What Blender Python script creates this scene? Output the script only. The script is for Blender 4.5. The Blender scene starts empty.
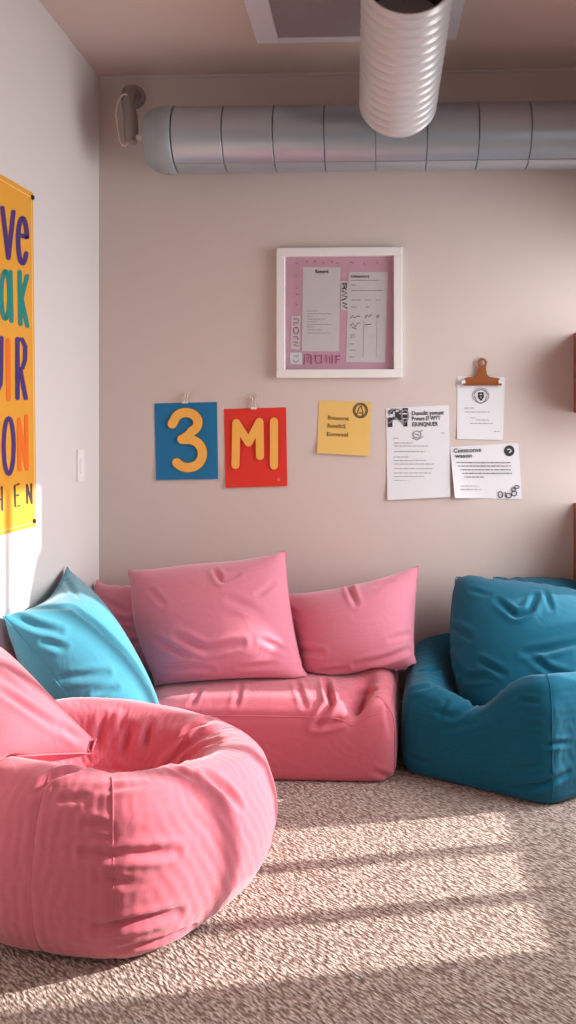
import bpy, bmesh, math, random
import numpy as np
from mathutils import Vector, Matrix
from mathutils.bvhtree import BVHTree

random.seed(5); rng = np.random.default_rng(7)
S = bpy.context.scene
COL = S.collection

# ------------------------------------------------------------------ camera
YAW = 0.0384
HCAM = 1.5
cam = bpy.data.cameras.new('camera'); camo = bpy.data.objects.new('camera', cam); COL.objects.link(camo)
cam.sensor_fit = 'VERTICAL'; cam.sensor_height = 36.0; cam.lens = 800 * 36 / 1024
cam.shift_x = -56 / 1024; cam.shift_y = -87 / 1024
cam.clip_start = 0.05
camo.location = (0, 0, HCAM); camo.rotation_euler = (math.pi / 2, 0, YAW)
S.camera = camo

# ------------------------------------------------------------------ exposure, world, lights
S.view_settings.view_transform = 'Standard'; S.view_settings.look = 'None'
S.view_settings.gamma = 1.0; S.view_settings.use_curve_mapping = False
S.view_settings.exposure = -0.45
w = bpy.data.worlds.new('world'); S.world = w; w.use_nodes = True
bg = w.node_tree.nodes['Background']; bg.inputs[0].default_value = (0.80, 0.88, 1.0, 1); bg.inputs[1].default_value = 0.15

def light(name, kind, loc, energy, color, **kw):
    l = bpy.data.lights.new(name, kind); l.energy = energy; l.color = color
    for k, v in kw.items(): setattr(l, k, v)
    o = bpy.data.objects.new(name, l); COL.objects.link(o); o.location = loc
    return o
SUN_EL = math.radians(22)
sdir = Vector((-0.979 * math.cos(SUN_EL), -0.202 * math.cos(SUN_EL), -math.sin(SUN_EL)))
sun = light('sun', 'SUN', (4, 4, 4), 12.0, (1.0, 0.955, 0.91), angle=math.radians(0.9))
sun.rotation_euler = sdir.to_track_quat('-Z', 'Y').to_euler()
wl = light('window_daylight', 'AREA', (1.90, 3.2, 1.55), 95, (0.93, 0.96, 1.0), shape='RECTANGLE', size=1.4, size_y=2.0)
wl.data.spread = math.radians(140)
wl.rotation_euler = Vector((-1, 0, -0.45)).to_track_quat('-Z', 'Y').to_euler()
w2 = light('added_side_daylight', 'AREA', (1.90, 1.05, 1.70), 17, (0.95, 0.97, 1.0), shape='RECTANGLE', size=1.4, size_y=1.5)  # extra lamp at an unseen window, added for light from the right-front
w2.data.spread = math.radians(150)
w2.rotation_euler = Vector((-1, 0.25, -0.35)).to_track_quat('-Z', 'Y').to_euler()
fl = light('front_window_daylight', 'AREA', (0.25, -1.15, 1.45), 1.0, (1.0, 0.95, 0.92), shape='RECTANGLE', size=2.4, size_y=1.7)
fl.rotation_euler = Vector((0, 1, 0)).to_track_quat('-Z', 'Z').to_euler()

# ------------------------------------------------------------------ helpers
def lin(c):
    return tuple(((v / 255) / 12.92 if v / 255 <= 0.04045 else ((v / 255 + 0.055) / 1.055) ** 2.4) for v in c[:3]) + (1,)

def ray(px, py):
    f = Vector((-math.sin(YAW), math.cos(YAW), 0)); r = Vector((math.cos(YAW), math.sin(YAW), 0))
    return f + r * ((px - 344) / 800) + Vector((0, 0, 1)) * ((425 - py) / 800)
def atY(px, py, Y):
    d = ray(px, py); t = Y / d.y; return Vector((0, 0, HCAM)) + d * t
def atX(px, py, X):
    d = ray(px, py); t = X / d.x; return Vector((0, 0, HCAM)) + d * t
def atZ(px, py, Z):
    d = ray(px, py); t = (Z - HCAM) / d.z; return Vector((0, 0, HCAM)) + d * t

def mat(name, col, rough=0.6, metal=0.0, bump=None, var=0.0, varscale=6, spec=0.5, sheen=0.0):
    m = bpy.data.materials.new(name); m.use_nodes = True
    nt = m.node_tree; b = nt.nodes['Principled BSDF']
    b.inputs['Base Color'].default_value = lin(col); b.inputs['Roughness'].default_value = rough
    b.inputs['Metallic'].default_value = metal; b.inputs['Specular IOR Level'].default_value = spec
    if sheen:
        b.inputs['Sheen Weight'].default_value = sheen; b.inputs['Sheen Roughness'].default_value = 0.5
    tc = nt.nodes.new('ShaderNodeTexCoord')
    if var:
        n = nt.nodes.new('ShaderNodeTexNoise'); n.inputs['Scale'].default_value = varscale; n.inputs['Detail'].default_value = 5
        r = nt.nodes.new('ShaderNodeMapRange'); r.inputs[3].default_value = 1 - var; r.inputs[4].default_value = 1 + var
        mx = nt.nodes.new('ShaderNodeMix'); mx.data_type = 'RGBA'; mx.blend_type = 'MULTIPLY'; mx.inputs[0].default_value = 1
        mx.inputs[6].default_value = lin(col)
        nt.links.new(tc.outputs['Object'], n.inputs['Vector']); nt.links.new(n.outputs[0], r.inputs[0])
        nt.links.new(r.outputs[0], mx.inputs[7]); nt.links.new(mx.outputs[2], b.inputs['Base Color'])
    if bump:
        sc, st, dist = bump
        n2 = nt.nodes.new('ShaderNodeTexNoise'); n2.inputs['Scale'].default_value = sc; n2.inputs['Detail'].default_value = 4
        bp = nt.nodes.new('ShaderNodeBump'); bp.inputs['Strength'].default_value = st; bp.inputs['Distance'].default_value = dist
        nt.links.new(tc.outputs['Object'], n2.inputs['Vector']); nt.links.new(n2.outputs[0], bp.inputs['Height'])
        nt.links.new(bp.outputs[0], b.inputs['Normal'])
    return m

def fabric(name, col, sheen=0.40):
    m = mat(name, col, rough=0.88, sheen=sheen, spec=0.2)
    nt = m.node_tree; b = nt.nodes['Principled BSDF']
    tc = nt.nodes.new('ShaderNodeTexCoord')
    # heathered yarn: two stretched noises crossing, plus weave bump
    hs = []
    for sc in ((260, 260, 18), (18, 18, 260)):
        mp = nt.nodes.new('ShaderNodeMapping'); mp.inputs['Scale'].default_value = sc
        n = nt.nodes.new('ShaderNodeTexNoise'); n.inputs['Scale'].default_value = 1.0; n.inputs['Detail'].default_value = 3
        nt.links.new(tc.outputs['Object'], mp.inputs[0]); nt.links.new(mp.outputs[0], n.inputs['Vector']); hs.append(n)
    ad = nt.nodes.new('ShaderNodeMath'); ad.operation = 'ADD'
    nt.links.new(hs[0].outputs[0], ad.inputs[0]); nt.links.new(hs[1].outputs[0], ad.inputs[1])
    r = nt.nodes.new('ShaderNodeMapRange'); r.inputs[1].default_value = 0.6; r.inputs[2].default_value = 1.4
    r.inputs[3].default_value = 0.955; r.inputs[4].default_value = 1.045
    nt.links.new(ad.outputs[0], r.inputs[0])
    mx = nt.nodes.new('ShaderNodeMix'); mx.data_type = 'RGBA'; mx.blend_type = 'MULTIPLY'; mx.inputs[0].default_value = 1
    mx.inputs[6].default_value = lin(col)
    nt.links.new(r.outputs[0], mx.inputs[7]); nt.links.new(mx.outputs[2], b.inputs['Base Color'])
    bp = nt.nodes.new('ShaderNodeBump'); bp.inputs['Strength'].default_value = 0.15; bp.inputs['Distance'].default_value = 0.0006
    nt.links.new(ad.outputs[0], bp.inputs['Height'])
    # small soft creases of the cloth
    n3 = nt.nodes.new('ShaderNodeTexNoise'); n3.inputs['Scale'].default_value = 9; n3.inputs['Detail'].default_value = 3
    n3.inputs['Distortion'].default_value = 1.2
    bp2 = nt.nodes.new('ShaderNodeBump'); bp2.inputs['Strength'].default_value = 0.25; bp2.inputs['Distance'].default_value = 0.014
    nt.links.new(tc.outputs['Object'], n3.inputs['Vector']); nt.links.new(n3.outputs[0], bp2.inputs['Height'])
    nt.links.new(bp2.outputs[0], bp.inputs['Normal'])
    nt.links.new(bp.outputs[0], b.inputs['Normal'])
    return m

def carpet():
    m = mat('carpet_loops', (208, 184, 168), rough=0.95, spec=0.1)
    nt = m.node_tree; b = nt.nodes['Principled BSDF']; tc = nt.nodes.new('ShaderNodeTexCoord')
    mp = nt.nodes.new('ShaderNodeMapping'); mp.inputs['Rotation'].default_value = (0, 0, math.radians(40))
    nt.links.new(tc.outputs['Object'], mp.inputs[0])
    mp2 = nt.nodes.new('ShaderNodeMapping'); mp2.inputs['Scale'].default_value = (44, 122, 60)
    nt.links.new(mp.outputs[0], mp2.inputs[0])
    v = nt.nodes.new('ShaderNodeTexVoronoi'); v.feature = 'F1'; v.inputs['Scale'].default_value = 1; v.inputs['Randomness'].default_value = 0.85
    n = nt.nodes.new('ShaderNodeTexNoise'); n.inputs['Scale'].default_value = 1.1; n.inputs['Detail'].default_value = 3
    nt.links.new(mp2.outputs[0], v.inputs['Vector']); nt.links.new(mp2.outputs[0], n.inputs['Vector'])
    sub = nt.nodes.new('ShaderNodeMath'); sub.operation = 'SUBTRACT'
    nt.links.new(n.outputs[0], sub.inputs[0]); 
    mul = nt.nodes.new('ShaderNodeMath'); mul.operation = 'MULTIPLY'; mul.inputs[1].default_value = 0.55
    nt.links.new(v.outputs['Distance'], mul.inputs[0]); nt.links.new(mul.outputs[0], sub.inputs[1])
    bp = nt.nodes.new('ShaderNodeBump'); bp.inputs['Strength'].default_value = 1.0; bp.inputs['Distance'].default_value = 0.016
    nt.links.new(sub.outputs[0], bp.inputs['Height']); nt.links.new(bp.outputs[0], b.inputs['Normal'])
    cr = nt.nodes.new('ShaderNodeValToRGB'); cr.color_ramp.elements[0].position = 0.05; cr.color_ramp.elements[1].position = 0.42
    cr.color_ramp.elements[0].color = lin((140, 118, 106)); cr.color_ramp.elements[1].color = lin((212, 194, 182))  # gaps between loops coloured darker: part yarn tone, part painted pile shade
    nt.links.new(sub.outputs[0], cr.inputs[0]); nt.links.new(cr.outputs[0], b.inputs['Base Color'])
    return m

M = dict(
    wall=mat('wall_paint', (211, 196, 188), 0.85, bump=(90, 0.08, 0.003), var=0.015),
    wall_l=mat('white_wall_paint', (220, 212, 208), 0.85, bump=(90, 0.08, 0.003), var=0.01),
    ceil=mat('ceiling_paint', (218, 198, 188), 0.9, bump=(120, 0.1, 0.003), var=0.015),
    carpet=carpet(),
    pink=fabric('pink_cotton', (204, 104, 118)),
    rose=fabric('rose_cotton', (214, 128, 146)),
    teal=fabric('teal_cotton', (6, 88, 112), 0.12),
    blue=fabric('light_blue_cotton', (64, 142, 164)),
    duct=mat('grey_duct_metal', (184, 194, 202), 0.36, metal=0.8, var=0.04, varscale=3),
    ductpaint=mat('grey_duct_enamel', (158, 164, 168), 0.42, metal=0.3),
    dark=mat('dark_rubber', (40, 38, 40), 0.7),
    flex=mat('white_corrugated_metal', (210, 205, 204), 0.36, metal=0.25),
    white=mat('white_enamel', (236, 232, 228), 0.45),
    mesh=mat('grille_mesh_grey', (172, 162, 166), 0.7),
    steel=mat('dull_grey_steel', (158, 148, 146), 0.45, metal=0.5),
    cream=mat('cream_plastic', (214, 190, 176), 0.5),
    paper=mat('white_paper', (228, 228, 230), 0.8, var=0.01),
    card=mat('pale_card', (220, 212, 212), 0.8),
    yellow=mat('yellow_paper', (232, 192, 108), 0.8, var=0.03),
    orange=mat('orange_yellow_print', (232, 160, 44), 0.7, var=0.04),
    peach=mat('peach_border_print', (250, 205, 120), 0.7),
    posterblue=mat('blue_print', (8, 112, 160), 0.7),
    posterred=mat('red_print', (222, 48, 32), 0.7),
    letter=mat('apricot_print', (246, 182, 82), 0.7),
    letteredge=mat('dark_print_outline', (96, 96, 84), 0.7),
    purple=mat('purple_print', (70, 40, 112), 0.7),
    tealp=mat('teal_print', (0, 132, 124), 0.7),
    orangep=mat('orange_print', (240, 110, 16), 0.7),
    palep=mat('pale_blue_print', (190, 214, 226), 0.7),
    ink=mat('black_ink', (46, 46, 52), 0.7),
    greyink=mat('grey_ink', (140, 138, 142), 0.7),
    brownink=mat('brown_ink', (112, 84, 44), 0.7),
    mat_pink=mat('pink_mount_card', (216, 166, 184), 0.85, var=0.05, varscale=12),
    magenta=mat('magenta_ink', (176, 88, 120), 0.8),
    copper=mat('copper_clip_metal', (176, 104, 60), 0.35, metal=0.6),
    wood=mat('orange_brown_wood', (150, 82, 52), 0.5, bump=(30, 0.1, 0.002), var=0.15, varscale=8),
    glassframe=mat('window_frame_white', (235, 232, 228), 0.4),
)
g = bpy.data.materials.new('clear_glass'); g.use_nodes = True
_n = g.node_tree; _n.nodes.remove(_n.nodes['Principled BSDF'])
_t = _n.nodes.new('ShaderNodeBsdfTransparent'); _g = _n.nodes.new('ShaderNodeBsdfGlossy'); _m = _n.nodes.new('ShaderNodeMixShader')
_g.inputs['Roughness'].default_value = 0.08; _m.inputs[0].default_value = 0.05; _t.inputs[0].default_value = (0.96, 0.97, 0.97, 1)
_n.links.new(_t.outputs[0], _m.inputs[1]); _n.links.new(_g.outputs[0], _m.inputs[2]); _n.links.new(_m.outputs[0], _n.nodes['Material Output'].inputs[0])
M['glass'] = g

def link(name, me, m=None, parent=None):
    o = bpy.data.objects.new(name, me); COL.objects.link(o)
    if m is not None and not me.materials: me.materials.append(m)
    if parent is not None:
        o.parent = parent; o.matrix_parent_inverse = parent.matrix_basis.inverted()
    return o
def frombm(name, bm, m, parent=None, smooth=False):
    me = bpy.data.meshes.new(name); bm.normal_update(); bm.to_mesh(me); bm.free()
    if smooth:
        for p in me.polygons: p.use_smooth = True
    return link(name, me, m, parent)
def tag(o, label, cat, group=None):
    o['label'] = label; o['category'] = cat
    if group: o['group'] = group
    return o
def struct(o): o['kind'] = 'structure'; return o
def empty(name, loc):
    o = bpy.data.objects.new(name, None); COL.objects.link(o); o.location = loc; o.empty_display_size = 0.1; return o
def recenter(o, base):
    """origin of a mesh thing at `base`, geometry unmoved"""
    base = Vector(base); o.data.transform(Matrix.Translation(-base)); o.location = base
    return o

def add_box(bm, lo, hi, bev=0.0, mtx=None):
    lo = Vector(lo); hi = Vector(hi); c = (lo + hi) / 2; s = hi - lo
    r = bmesh.ops.create_cube(bm, size=1, matrix=Matrix.Translation(c) @ Matrix.Diagonal((s.x, s.y, s.z, 1)))
    if bev:
        es = {e for v in r['verts'] for e in v.link_edges}
        rr = bmesh.ops.bevel(bm, geom=list(es), offset=bev, segments=2, profile=0.5, affect='EDGES')
    return r
def box(name, lo, hi, m, bev=0.0, parent=None):
    bm = bmesh.new(); add_box(bm, lo, hi, bev); return frombm(name, bm, m, parent)

def tube_bm(bm, pts, rad, seg=12, caps=True):
    pts = [Vector(p) for p in pts]; n = len(pts)
    rads = rad if hasattr(rad, '__len__') else [rad] * n
    tang = [(pts[min(i + 1, n - 1)] - pts[max(i - 1, 0)]).normalized() for i in range(n)]
    up = Vector((0, 0, 1)) if abs(tang[0].z) < 0.9 else Vector((1, 0, 0))
    u = tang[0].cross(up).normalized(); rings = []
    for i in range(n):
        u = (u - tang[i] * u.dot(tang[i])).normalized(); v = tang[i].cross(u)
        rings.append([bm.verts.new(pts[i] + (u * math.cos(a) + v * math.sin(a)) * rads[i]) for a in [2 * math.pi * k / seg for k in range(seg)]])
    for i in range(n - 1):
        for k in range(seg):
            bm.faces.new((rings[i][k], rings[i][(k + 1) % seg], rings[i + 1][(k + 1) % seg], rings[i + 1][k]))
    if caps:
        bm.faces.new(rings[0][::-1]); bm.faces.new(rings[-1])
    return rings
def tube(name, pts, rad, m, parent=None, seg=12, caps=True):
    bm = bmesh.new(); tube_bm(bm, pts, rad, seg, caps); bmesh.ops.recalc_face_normals(bm, faces=bm.faces)
    o = frombm(name, bm, m, parent, smooth=True); o.data.set_sharp_from_angle(angle=math.radians(40)); return o

# ------------------------------------------------------------------ room
XL, XR, YB, YF, ZC = -1.43, 1.75, 4.10, -1.25, 3.31
T = 0.12
struct(box('floor', (XL - T, YF - T, -0.1), (XR + T, YB + T, 0), M['carpet']))
struct(box('ceiling', (XL - T, YF - T, ZC), (XR + T, YB + T, ZC + 0.1), M['ceil']))
struct(box('wall_left', (XL - T, YF - T, 0), (XL, YB + T, ZC), M['wall_l']))
struct(box('wall_back', (XL, YB, 0), (XR, YB + T, ZC), M['wall']))
# right wall with the sunny window
WY0, WY1, WZ0, WZ1 = 2.31 + 0.2575, 3.79 + 0.2575, 0.516, 2.59
bm = bmesh.new()
VY0, VY1, VZ0, VZ1 = 0.35, 1.75, 0.95, 2.45  # opening for the unseen window added nearer the camera
add_box(bm, (XR, YF - T, 0), (XR + T, VY0, ZC)); add_box(bm, (XR, VY1, 0), (XR + T, WY0, ZC))
add_box(bm, (XR, VY0, 0), (XR + T, VY1, VZ0)); add_box(bm, (XR, VY0, VZ1), (XR + T, VY1, ZC)); add_box(bm, (XR, WY1, 0), (XR + T, YB + T, ZC))
add_box(bm, (XR, WY0, 0), (XR + T, WY1, WZ0)); add_box(bm, (XR, WY0, WZ1), (XR + T, WY1, ZC))
struct(frombm('wall_right', bm, M['wall']))
# window: five lights between slim mullions
wx = XR + 0.02
bm = bmesh.new()
pw, pb = 0.24, 0.0575
for k in range(4):
    y = WY0 + (k + 1) * pw + k * pb; add_box(bm, (wx, y, WZ0), (wx + 0.04, y + pb, WZ1))
wn = struct(frombm('window_1', bm, M['glassframe']))
bm = bmesh.new()
for lo, hi in (((wx, WY0 - .03, WZ0 - .04), (wx + .06, WY1 + .03, WZ0)), ((wx, WY0 - .03, WZ1), (wx + .06, WY1 + .03, WZ1 + .04)),
               ((wx, WY0 - .04, WZ0 - .04), (wx + .06, WY0, WZ1 + .04)), ((wx, WY1, WZ0 - .04), (wx + .06, WY1 + .04, WZ1 + .04))):
    add_box(bm, lo, hi)
frombm('window_frame', bm, M['glassframe'], wn)
bm = bmesh.new()
for lo, hi in (((wx, VY0 - .03, VZ0 - .04), (wx + .06, VY1 + .03, VZ0)), ((wx, VY0 - .03, VZ1), (wx + .06, VY1 + .03, VZ1 + .04)),
               ((wx, VY0 - .04, VZ0 - .04), (wx + .06, VY0, VZ1 + .04)), ((wx, VY1, VZ0 - .04), (wx + .06, VY1 + .04, VZ1 + .04)), ((wx, (VY0 + VY1) / 2 - .02, VZ0), (wx + .05, (VY0 + VY1) / 2 + .02, VZ1))):
    add_box(bm, lo, hi)
struct(frombm('added_window', bm, M['glassframe']))  # unseen window, added to light cushions and back wall from the right-front
# front wall (behind the camera) with a wide window opening
bm = bmesh.new()
fx0, fx1, fz0, fz1 = -1.0, 1.5, 0.6, 2.35
add_box(bm, (XL, YF - T, 0), (fx0, YF, ZC)); add_box(bm, (fx1, YF - T, 0), (XR, YF, ZC))
add_box(bm, (fx0, YF - T, 0), (fx1, YF, fz0)); add_box(bm, (fx0, YF - T, fz1), (fx1, YF, ZC))
struct(frombm('wall_front', bm, M['wall']))
# trims
bm = bmesh.new(); add_box(bm, (XL, YB - 0.012, ZC - 0.016), (XR, YB, ZC), 0.003)
struct(frombm('trim_1', bm, M['wall']))
bm = bmesh.new(); add_box(bm, (XL, YB - 0.014, 0), (XR, YB, 0.09), 0.004); struct(frombm('baseboard_back', bm, M['white']))
bm = bmesh.new(); add_box(bm, (XL, YF, 0), (XL + 0.014, YB - .014, 0.09), 0.004); struct(frombm('baseboard_left', bm, M['white']))

# ------------------------------------------------------------------ cloth relaxation (soft furnishings)
def grid_tri(F):
    F = np.asarray(F); return np.vstack([F[:, [0, 1, 2]], F[:, [0, 2, 3]]])
def relax(P, E, L, TR, steps, iters=5, pressure=1e-4, grav=2e-5, goal=None, gw=None, planes=(), bvh=None, damp=0.93, comp=0.10, kb=None, Eb=None, Lb=None, pv=None):
    n = len(P); P = P.copy(); Pp = P.copy()
    def prep(E):
        idx = np.concatenate([E[:, 0], E[:, 1]]); cnt = np.bincount(idx, minlength=n).astype(float); cnt[cnt == 0] = 1
        return idx, cnt
    idx, cnt = prep(E)
    if Eb is not None: idxb, cntb = prep(Eb)
    def proj(P, E, L, idx, cnt, ks, kc, om):
        d = P[E[:, 1]] - P[E[:, 0]]; l = np.sqrt((d * d).sum(1)) + 1e-12
        s = (l - L) / l; s = np.where(s > 0, s * ks, s * kc) * 0.5
        c = d * s[:, None]
        for k in range(3):
            a = np.concatenate([c[:, k], -c[:, k]])
            P[:, k] += om * np.bincount(idx, weights=a, minlength=n) / cnt
    hard = np.where(gw > 0.5)[0] if gw is not None else np.array([], int)
    boxes = []
    for tr_ in (bvh or []):
        pp = tr_[1]; boxes.append((pp.min(0), pp.max(0)))
    for st in range(steps):
        v = (P - Pp) * damp; Pp = P.copy()
        a, b, c = P[TR[:, 0]], P[TR[:, 1]], P[TR[:, 2]]
        fn = np.cross(b - a, c - a); N = np.zeros_like(P)
        for k in range(3):
            N[:, k] = np.bincount(TR.ravel(), weights=np.repeat(fn[:, k], 3), minlength=n)
        N /= (np.sqrt((N * N).sum(1))[:, None] + 1e-12)
        pr = pressure if pv is None else pressure * pv[:, None]
        P = P + v + N * pr; P[:, 2] -= grav
        if goal is not None: P += (goal - P) * (gw if st < steps - 14 else np.where(gw > 0.5, 0.02, gw))[:, None]
        for it in range(iters):
            proj(P, E, L, idx, cnt, 1.0, comp, 1.9)
            if Eb is not None: proj(P, Eb, Lb, idxb, cntb, 0.0, kb, 1.0)
            if len(hard) and st < steps - 14: P[hard] = goal[hard]
        for (p0, nn) in planes:
            dd = (P - p0) @ nn; m = dd < 0
            P[m] -= dd[m][:, None] * nn; Pp[m] = P[m]
        if bvh and (st % 6 == 0 or st == steps - 1):
            for (tree, _pp), (lo, hi) in zip(bvh, boxes):
                for i in np.where(((P > lo) & (P < hi)).all(1))[0]:
                    loc, nor, fi, dist = tree.find_nearest(P[i], 0.3)
                    if loc is not None and (Vector(P[i]) - loc).dot(nor) < 0.004:
                        P[i] = loc + nor * 0.005; Pp[i] = P[i]
    return P

def uniq_edges(pairs):
    a = np.sort(np.asarray(pairs), axis=1); return np.unique(a, axis=0)

PL_FLOOR = (np.array([0, 0, 0.004]), np.array([0, 0, 1.0]))
PL_BACK = (np.array([0, YB - 0.02, 0]), np.array([0, -1.0, 0]))
PL_LEFT = (np.array([XL + 0.018, 0, 0]), np.array([1.0, 0, 0]))
BOXP = (PL_FLOOR, PL_BACK, PL_LEFT)

def mesh_from(name, P, F, m, parent=None, sub=1):
    base = Vector((float(P[:, 0].mean()), float(P[:, 1].mean()), float(P[:, 2].min())))
    me = bpy.data.meshes.new(name); me.from_pydata([tuple(p) for p in (P - np.array(base))], [], [tuple(int(x) for x in f) for f in F]); me.update()
    for p in me.polygons: p.use_smooth = True
    o = bpy.data.objects.new(name, me); COL.objects.link(o); o.location = base; me.materials.append(m)
    if parent is not None:
        o.parent = parent; o.matrix_parent_inverse = parent.matrix_basis.inverted()
    if sub:
        s = o.modifiers.new('smooth', 'SUBSURF'); s.levels = sub; s.render_levels = sub
    return o

def tree_of(P, F): return BVHTree.FromPolygons([tuple(p) for p in P], [tuple(int(x) for x in f) for f in F]), P

def seam_along(name, P, ids, N, m, parent, r=0.0022, off=0.0005):
    pts = [Vector(P[i] + N[i] * off) for i in ids]
    return tube(name, pts, r, m, parent, seg=6)
def vnormals(P, F):
    TR = grid_tri(F); fn = np.cross(P[TR[:, 1]] - P[TR[:, 0]], P[TR[:, 2]] - P[TR[:, 0]]); N = np.zeros_like(P)
    for k in range(3): N[:, k] = np.bincount(TR.ravel(), weights=np.repeat(fn[:, k], 3), minlength=len(P))
    return N / (np.sqrt((N * N).sum(1))[:, None] + 1e-12)

def pillow(name, BL, BR, TR_, TL, m, thick=0.1, n=44, slack=1.05, pressure=1.4e-4, grav=3e-5, steps=170, bvh=None, planes=BOXP, parent=None, seed=1, border_len=1.03, bow=0.05, pins=(1, 1, 1, 1), seam=True):
    """square cushion sewn from two panels; four corners given, front face toward the (BR-BL)x(TL-BL) normal"""
    r = np.random.default_rng(seed)
    BL, BR, TR_, TL = [np.array(p, float) for p in (BL, BR, TR_, TL)]
    u, v = np.meshgrid(np.linspace(0, 1, n + 1), np.linspace(0, 1, n + 1), indexing='ij')
    Q = ((1 - u) * (1 - v))[..., None] * BL + (u * (1 - v))[..., None] * BR + (u * v)[..., None] * TR_ + ((1 - u) * v)[..., None] * TL
    Q = Q + ((4 * v * (1 - v)) * (2 * u - 1))[..., None] * (BR - BL) * bow + ((4 * u * (1 - u)) * (2 * v - 1))[..., None] * (TL - BL) * bow
    nrm = np.cross(BR - BL, TL - BL); nrm /= np.linalg.norm(nrm)
    bulge = (16 * u * (1 - u) * v * (1 - v)) ** 0.5
    noise = sum(np.sin(r.uniform(6, 22) * u + r.uniform(6, 22) * v * r.choice([-1, 1]) + r.uniform(0, 6)) for _ in range(5)) * 0.004
    A = Q + nrm * ((bulge * thick * 0.55 + noise * bulge)[..., None])
    B = Q - nrm * ((bulge * thick * 0.55 + noise * bulge)[..., None])
    idA = np.arange((n + 1) ** 2).reshape(n + 1, n + 1); P = list(A.reshape(-1, 3)); idB = idA.copy(); k = len(P)
    extra = []
    for i in range(1, n):
        for j in range(1, n):
            idB[i, j] = k; k += 1; extra.append(B[i, j])
    P = np.vstack([np.array(P), np.array(extra)])
    F = []
    for ids, fl in ((idA, False), (idB, True)):
        for i in range(n):
            for j in range(n):
                q = (ids[i, j], ids[i + 1, j], ids[i + 1, j + 1], ids[i, j + 1]); F.append(q[::-1] if fl else q)
    F = np.array(F)
    # rest lengths come from the flat panels
    flat = np.zeros_like(P); flat[idA.ravel()] = Q.reshape(-1, 3); flat[idB.ravel()] = Q.reshape(-1, 3)
    st, sh, bd = [], [], []
    for ids in (idA, idB):
        st += list(zip(ids[:-1].ravel(), ids[1:].ravel())) + list(zip(ids[:, :-1].ravel(), ids[:, 1:].ravel()))
        sh += list(zip(ids[:-1, :-1].ravel(), ids[1:, 1:].ravel())) + list(zip(ids[1:, :-1].ravel(), ids[:-1, 1:].ravel()))
        bd += list(zip(ids[:-2].ravel(), ids[2:].ravel())) + list(zip(ids[:, :-2].ravel(), ids[:, 2:].ravel()))
    E = uniq_edges(st + sh); Eb = uniq_edges(bd)
    Lf = lambda E: np.linalg.norm(flat[E[:, 0]] - flat[E[:, 1]], axis=1)
    border = np.zeros(len(P), bool); border[np.concatenate([idA[0], idA[-1], idA[:, 0], idA[:, -1]])] = True
    L = Lf(E) * slack; bb = border[E[:, 0]] & border[E[:, 1]]; L[bb] *= border_len / slack
    Lb = Lf(Eb) * slack
    goal = P.copy(); gw = np.zeros(len(P))
    for (c, p), pin in zip(((idA[0, 0], BL), (idA[-1, 0], BR), (idA[-1, -1], TR_), (idA[0, -1], TL)), pins):
        goal[c] = p; gw[c] = 0.6 * pin
    P = relax(P, E, L, grid_tri(F), steps, 5, pressure, grav, goal, gw, planes, bvh, comp=0.10, Eb=Eb, Lb=Lb, kb=0.12)
    o = mesh_from(name, P, F, m, parent)
    N = vnormals(P, F)
    if seam:
        ring = list(idA[:, 0]) + list(idA[-1, 1:]) + list(idA[::-1, -1][1:]) + list(idA[0, ::-1][1:])
        seam_along('seam', P, ring, N * 0, m, o, r=0.0028)
    return o, P, F

def polyR(poly, c, th):
    """distance from c to the polygon outline along angles th, smoothed"""
    poly = np.array(poly, float) - np.array(c); out = np.full(len(th), 1e9)
    d = np.stack([np.cos(th), np.sin(th)], 1)
    for i in range(len(poly)):
        a, b = poly[i], poly[(i + 1) % len(poly)]; e = b - a
        den = d[:, 0] * e[1] - d[:, 1] * e[0]
        t = (a[0] * e[1] - a[1] * e[0]) / np.where(abs(den) < 1e-9, 1e-9, den)
        s = (a[0] * d[:, 1] - a[1] * d[:, 0]) / np.where(abs(den) < 1e-9, 1e-9, den)
        ok = (t > 0) & (s >= -1e-6) & (s <= 1 + 1e-6); out = np.where(ok & (t < out), t, out)
    return out
def csmooth(a, k):
    n = len(a); w_ = np.exp(-0.5 * (np.arange(-3 * k, 3 * k + 1) / k) ** 2); w_ /= w_.sum()
    return np.convolve(np.concatenate([a[-3 * k:], a, a[:3 * k]]), w_, mode='valid')

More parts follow.
